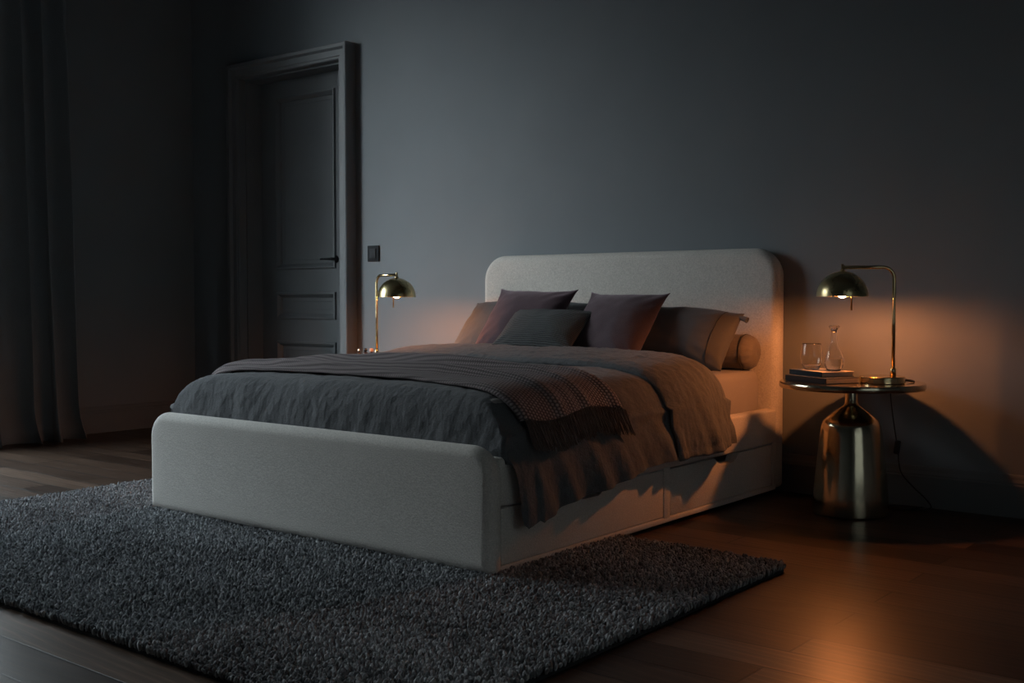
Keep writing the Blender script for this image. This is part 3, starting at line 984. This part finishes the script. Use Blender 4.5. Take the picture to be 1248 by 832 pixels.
def table_lamp(label, base, pole, dome, rod):
    """base, pole, dome: world xy of the disc, the upright and the shade centre"""
    root = thing('table_lamp', label, 'lamp', (base[0], base[1], TZ), group='brass dome lamps')
    def L(p): return (p[0] - base[0], p[1] - base[1], p[2] - TZ)
    lathe('lamp_base', [(0, .0005), (.086, .0005), (.089, .003), (.089, .025), (.086, .0285), (.081, .029), (0, .029)], M['brass'], root, seg=72, sharp=40)
    zt = 1.006
    P0 = np.array((pole[0], pole[1], TZ + .028)); d = np.array((dome[0] - pole[0], dome[1] - pole[1])); dl = np.linalg.norm(d); d = d / dl
    pts = [P0, (pole[0], pole[1], .80), (pole[0], pole[1], zt - .045)]
    r = .045
    for k in range(1, 9):
        a = k / 8 * PI / 2
        q_ = r * (1 - math.cos(a))
        pts.append((pole[0] + d[0] * q_, pole[1] + d[1] * q_, zt - r + r * math.sin(a)))
    pts.append((dome[0], dome[1], zt))
    tube('stem', [L(p) for p in pts], .0072, M['brass'], root, 14)
    lathe('stem_collar', [(0, 0), (.012, 0), (.012, .03), (.0085, .034), (0, .034)], M['brass'], root, seg=24, loc=L((pole[0], pole[1], TZ + .029)))
    R_, zr, zh = .101, .889, .990
    sh = []
    for k in range(17):
        a = k / 16 * PI / 2
        sh.append((R_ * math.sin(a) ** 1.0 if k else 0, zr + (zh - zr) * math.cos(a)))
    sh[0] = (0, zh)
    inner = [(max(0, r_ - .002), z_ - .002) for r_, z_ in reversed(sh)]
    inner[0] = (R_ - .002, zr)
    prof_ = sh + [(R_, zr)] + inner
    prof_[-1] = (0, zh - .003)
    dl_ = L((dome[0], dome[1], 0))
    lathe('lamp_shade', prof_, M['lampbrass'], root, seg=72, loc=dl_, sharp=50)
    lathe('finial', [(0, zh - .002), (.010, zh - .002), (.010, zh + .006), (.006, zh + .008), (.006, zh + .026), (.004, zh + .029), (0, zh + .029)], M['brass'], root, seg=20, loc=dl_)
    # bulb in its holder
    bz = .9065
    lathe('bulb_holder', [(0, zh - .004), (.017, zh - .004), (.017, .934), (.012, .925), (0, .925)], M['brass'], root, seg=24, loc=dl_)
    bp = [(0, bz - .0225)] + [(.0225 * math.sin(k / 10 * PI), bz - .0225 * math.cos(k / 10 * PI)) for k in range(1, 9)] + [(.011, .926), (0, .926)]
    lathe('bulb', bp, M['bulb'], root, seg=28, loc=dl_)
    dxr = rod
    tube('pull_rod', [(dl_[0] + dxr[0], dl_[1] + dxr[1], .955 - TZ), (dl_[0] + dxr[0], dl_[1] + dxr[1], .90 - TZ), (dl_[0] + dxr[0], dl_[1] + dxr[1], .834 - TZ)], [.0034, .0034, .0040], M['brass'], root, 10)
    return root
table_lamp('brass dome lamp on the table with the books, glass and carafe', (1.458, -.346), (1.492, -.319), (1.330, -.448), (.029, .023))
table_lamp('brass dome lamp beyond the bed, lit beside the wall switch', (-1.283, -.462), (-1.258, -.500), (-1.055, -.552), (-.014, -.011))

# lamp cord with inline switch: over the table's back edge, down the wall, coiled on the floor
cz = TZ + .0035
cp = [(1.526, -.292, TZ + .012), (1.545, -.262, TZ + .006), (1.548, -.235, cz), (1.525, -.185, cz), (1.47, -.115, cz), (1.425, -.078, cz), (1.402, -.058, TZ - .002),
      (1.392, -.046, TZ - .03), (1.384, -.042, .48), (1.392, -.040, .40), (1.404, -.040, .32), (1.412, -.040, .27), (1.420, -.040, .225), (1.424, -.042, .18),
      (1.440, -.046, .135), (1.490, -.050, .085), (1.545, -.055, .040), (1.570, -.075, .010), (1.53, -.125, .0045), (1.46, -.135, .0045), (1.40, -.105, .0045), (1.44, -.065, .0045), (1.50, -.060, .0045), (1.54, -.085, .0095), (1.50, -.160, .0095), (1.43, -.13, .0045), (1.36, -.085, .0045), (1.25, -.060, .0045), (1.12, -.055, .0045), (1.00, -.075, .0045), (.93, -.050, .0045)]
cord = tube('lamp_cord', catmull(cp, 8), .0030, M['black'], None, 8)
set_props(cord, 'thin black lamp cord hanging behind the brass table and coiled on the floor', 'cord')
bm = bmesh.new(); add_box(bm, -.012, .012, -.009, .009, -.030, .030, bev=.006, seg=3)
sw_ = bm_obj('inline_switch', bm, M['black'], cord, sharp=40); sw_.location = (1.415, -.040, .248); sw_.rotation_euler = (0, .13, 0)

# ------------------------------------------------------------------ things on the tables
def book(name_label, corner, s, L, D, z0, z1, mcov, mspine, group):
    """corner = near spine corner; s = unit direction along the spine"""
    s = np.array(s) / np.hypot(*s); q = np.array((-s[1], s[0])); q = q if q[0] > 0 else -q
    ang = math.atan2(q[1], q[0])
    # local: x along q (away from the spine), y along +s or -s
    root = thing('book', name_label, 'book', (corner[0], corner[1], z0), ang, group)
    loc_s = (math.cos(-ang) * s[0] - math.sin(-ang) * s[1], math.sin(-ang) * s[0] + math.cos(-ang) * s[1])
    sg = 1 if loc_s[1] > 0 else -1
    def Y(a, b): return tuple(sorted((sg * a, sg * b)))
    h = z1 - z0
    box_obj('pages', (.004, D - .004, *Y(.004, L - .004), .0022, h - .0022), M['pages'], root)
    box_obj('cover', (0, D, *Y(0, L), h - .0024, h), mcov, root, bev=.0006, seg=1)
    box_obj('cover', (0, D, *Y(0, L), 0.0002, .0024), mspine, root, bev=.0006, seg=1)
    sp = box_obj('spine', (-.0012, .0022, *Y(0, L), .0002, h), mspine, root, bev=.001, seg=2)
    return root, sp, sg
G = 'books under the glass and carafe'
bk1, sp1, sg1 = book('thicker black clothbound book, bottom of the pair on the brass table', (1.314, -.562), (-.876, .482), .262, .165, TZ + .0003, .5655, M['bookblack'], M['bookblack'], G)
bk2, sp2, sg2 = book('navy-spined book with a pale cover, under the glass and carafe', (1.278, -.520), (-.85, .527), .225, .155, .5662, .5870, M['bookcover'], M['bookcloth'], G)
BZ = .5874
gl_ = thing('drinking_glass', 'stemless clear drinking glass standing on the top book', 'glass', (1.180, -.394, BZ))
OUT = [(0, 0), (.022, 0), (.029, .002), (.033, .007), (.040, .022), (.0445, .040), (.0455, .055), (.0440, .075), (.0405, .098), (.0385, .107)]
INN = [(.0370, .1075), (.0390, .098), (.0425, .075), (.0440, .055), (.0430, .040), (.0385, .023), (.031, .012), (.02, .0095), (0, .009)]
lathe('bowl', catmull([(r, 0, z) for r, z in OUT], 3) and [(p[0], p[2]) for p in catmull([(r, 0, z) for r, z in OUT], 3)] + [(p[0], p[2]) for p in catmull([(r, 0, z) for r, z in INN], 3)], M['glass'], gl_, seg=64)
ca = thing('carafe', 'clear glass carafe half filled with water, beside the drinking glass', 'carafe', (1.288, -.422, BZ))
OUT = [(0, 0), (.018, 0), (.026, .002), (.034, .014), (.0380, .032), (.0375, .050), (.033, .072), (.025, .092), (.0165, .110), (.0135, .122), (.0130, .140), (.0135, .158), (.016, .170), (.0215, .179), (.0225, .182)]
INN = [(.0210, .1825), (.0195, .179), (.0140, .169), (.0115, .157), (.0110, .140), (.0115, .122), (.0145, .110), (.0230, .092), (.0310, .072), (.0355, .050), (.0360, .032), (.0320, .016), (.024, .0055), (0, .005)]
def cm(P): return [(max(0, p[0]), p[2]) for p in catmull([(r, 0, z) for r, z in P], 3)]
lathe('flask', cm(OUT) + cm(INN), M['glass'], ca, seg=64)
W_ = [(0, .0047), (.0242, .0052), (.0323, .0158), (.0363, .032), (.0359, .0490), (.0357, .0505), (.033, .0498), (0, .0498)]
lathe('water', W_, M['water'], ca, seg=64)
lathe('stopper', [(0, .158), (.0095, .158), (.0118, .168), (.0150, .176), (.0180, .1795), (.0180, .1835), (.016, .185), (0, .185)], M['glass'], ca, seg=40)

# three little bottles on the far table
def bottle(label, x, y, r, hb, mb, mc, capr, caph):
    o = thing('perfume_bottle', label, 'bottle', (x, y, TZ + .0004), group='little bottles on the far table')
    lathe('bottle_body', [(0, 0), (r * .85, 0), (r, .003), (r, hb * .75), (r * .8, hb * .93), (r * .4, hb), (r * .4, hb + .006), (0, hb + .006)], mb, o, seg=32)
    lathe('cap', [(0, hb + .004), (capr, hb + .004), (capr * 1.08, hb + caph * .5), (capr * .8, hb + caph), (0, hb + caph + .001)], mc, o, seg=28)
bottle('little smoked bottle with a silver cap, nearest the door', -1.497, -.405, .0125, .036, M['smoked'], M['silver'], .008, .022)
bottle('little round smoked bottle with a dark cap, middle of the three', -1.452, -.398, .0155, .040, M['smoked'], M['darkmetal'], .010, .020)
bottle('little round smoked bottle with a blush cap, nearest the lamp', -1.411, -.392, .0150, .038, M['smoked'], M['blush'], .0125, .023)

# ------------------------------------------------------------------ light: dusk sky through the window, lamps
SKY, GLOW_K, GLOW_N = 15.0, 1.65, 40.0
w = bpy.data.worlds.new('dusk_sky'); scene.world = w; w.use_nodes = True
wt = w.node_tree; wt.nodes.clear()
tc = wt.nodes.new('ShaderNodeTexCoord'); sp = wt.nodes.new('ShaderNodeSeparateXYZ')
wt.links.new(tc.outputs['Generated'], sp.inputs[0])
rp = wt.nodes.new('ShaderNodeValToRGB'); wt.links.new(sp.outputs[2], rp.inputs[0])
e = rp.color_ramp.elements
e[0].position = 0.0; e[0].color = (.012, .014, .016, 1)
e[1].position = .55; e[1].color = (.70, .88, 1.0, 1)
for p_, c_ in ((.10, (.05, .054, .057)), (.30, (.50, .545, .57)), (.47, (.86, .97, 1.0))):
    x = e.new(p_); x.color = (*c_, 1)
bg = wt.nodes.new('ShaderNodeBackground'); bg.inputs['Strength'].default_value = SKY
ou = wt.nodes.new('ShaderNodeOutputWorld')
# bright sky patch added to throw a pool of light on the back wall
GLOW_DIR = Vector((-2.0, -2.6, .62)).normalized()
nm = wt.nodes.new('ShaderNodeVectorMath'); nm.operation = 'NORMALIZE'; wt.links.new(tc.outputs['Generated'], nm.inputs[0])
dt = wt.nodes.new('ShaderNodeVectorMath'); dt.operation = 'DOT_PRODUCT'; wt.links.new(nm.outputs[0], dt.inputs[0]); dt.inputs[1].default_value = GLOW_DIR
def wm(op, a, b):
    m_ = wt.nodes.new('ShaderNodeMath'); m_.operation = op
    for i_, v_ in enumerate((a, b)):
        if isinstance(v_, (int, float)): m_.inputs[i_].default_value = v_
        else: wt.links.new(v_, m_.inputs[i_])
    return m_.outputs[0]
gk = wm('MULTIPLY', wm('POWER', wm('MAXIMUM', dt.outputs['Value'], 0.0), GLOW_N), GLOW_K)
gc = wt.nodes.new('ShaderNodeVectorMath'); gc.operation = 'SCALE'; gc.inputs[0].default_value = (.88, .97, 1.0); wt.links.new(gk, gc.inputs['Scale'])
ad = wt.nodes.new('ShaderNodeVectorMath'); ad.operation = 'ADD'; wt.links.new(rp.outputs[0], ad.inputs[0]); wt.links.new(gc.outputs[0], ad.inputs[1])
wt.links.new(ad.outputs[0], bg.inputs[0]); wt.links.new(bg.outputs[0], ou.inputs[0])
def portal(name, loc, rot, sx, sy):
    l = bpy.data.lights.new(name, 'AREA'); l.shape = 'RECTANGLE'; l.size = sx; l.size_y = sy
    l.cycles.is_portal = True
    o = bpy.data.objects.new(name, l); COL.objects.link(o); o.location = loc; o.rotation_euler = rot
    return o
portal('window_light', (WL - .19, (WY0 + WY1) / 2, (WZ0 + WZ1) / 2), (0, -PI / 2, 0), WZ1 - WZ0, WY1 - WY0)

portal('window_light', (WR + .24, (W2[0] + W2[1]) / 2, (W2[2] + W2[3]) / 2), (0, PI / 2, 0), W2[3] - W2[2], W2[1] - W2[0])  # sampling portal of the added right-hand window

# ------------------------------------------------------------------ camera
cam = bpy.data.cameras.new('camera'); cam.sensor_width = 36.0; cam.lens = 1349 / 1248 * 36
cam.clip_start = .05
co = bpy.data.objects.new('camera', cam); COL.objects.link(co)
yaw = math.radians(38.556); pit = math.radians(2.2075)
co.location = (3.06, -4.74, .88)
co.rotation_euler = (PI / 2 - pit, 0, yaw)
scene.camera = co

vs = scene.view_settings
vs.view_transform = 'Standard'; vs.look = 'None'; vs.gamma = 1.0; vs.exposure = 0.0; vs.use_curve_mapping = False
scene.cycles.max_bounces = 10; scene.cycles.diffuse_bounces = 4; scene.cycles.glossy_bounces = 5
scene.cycles.transmission_bounces = 10; scene.cycles.transparent_max_bounces = 12
scene.cycles.use_denoising = True
scene.cycles.sample_clamp_indirect = 4.0
scene.cycles.caustics_reflective = True
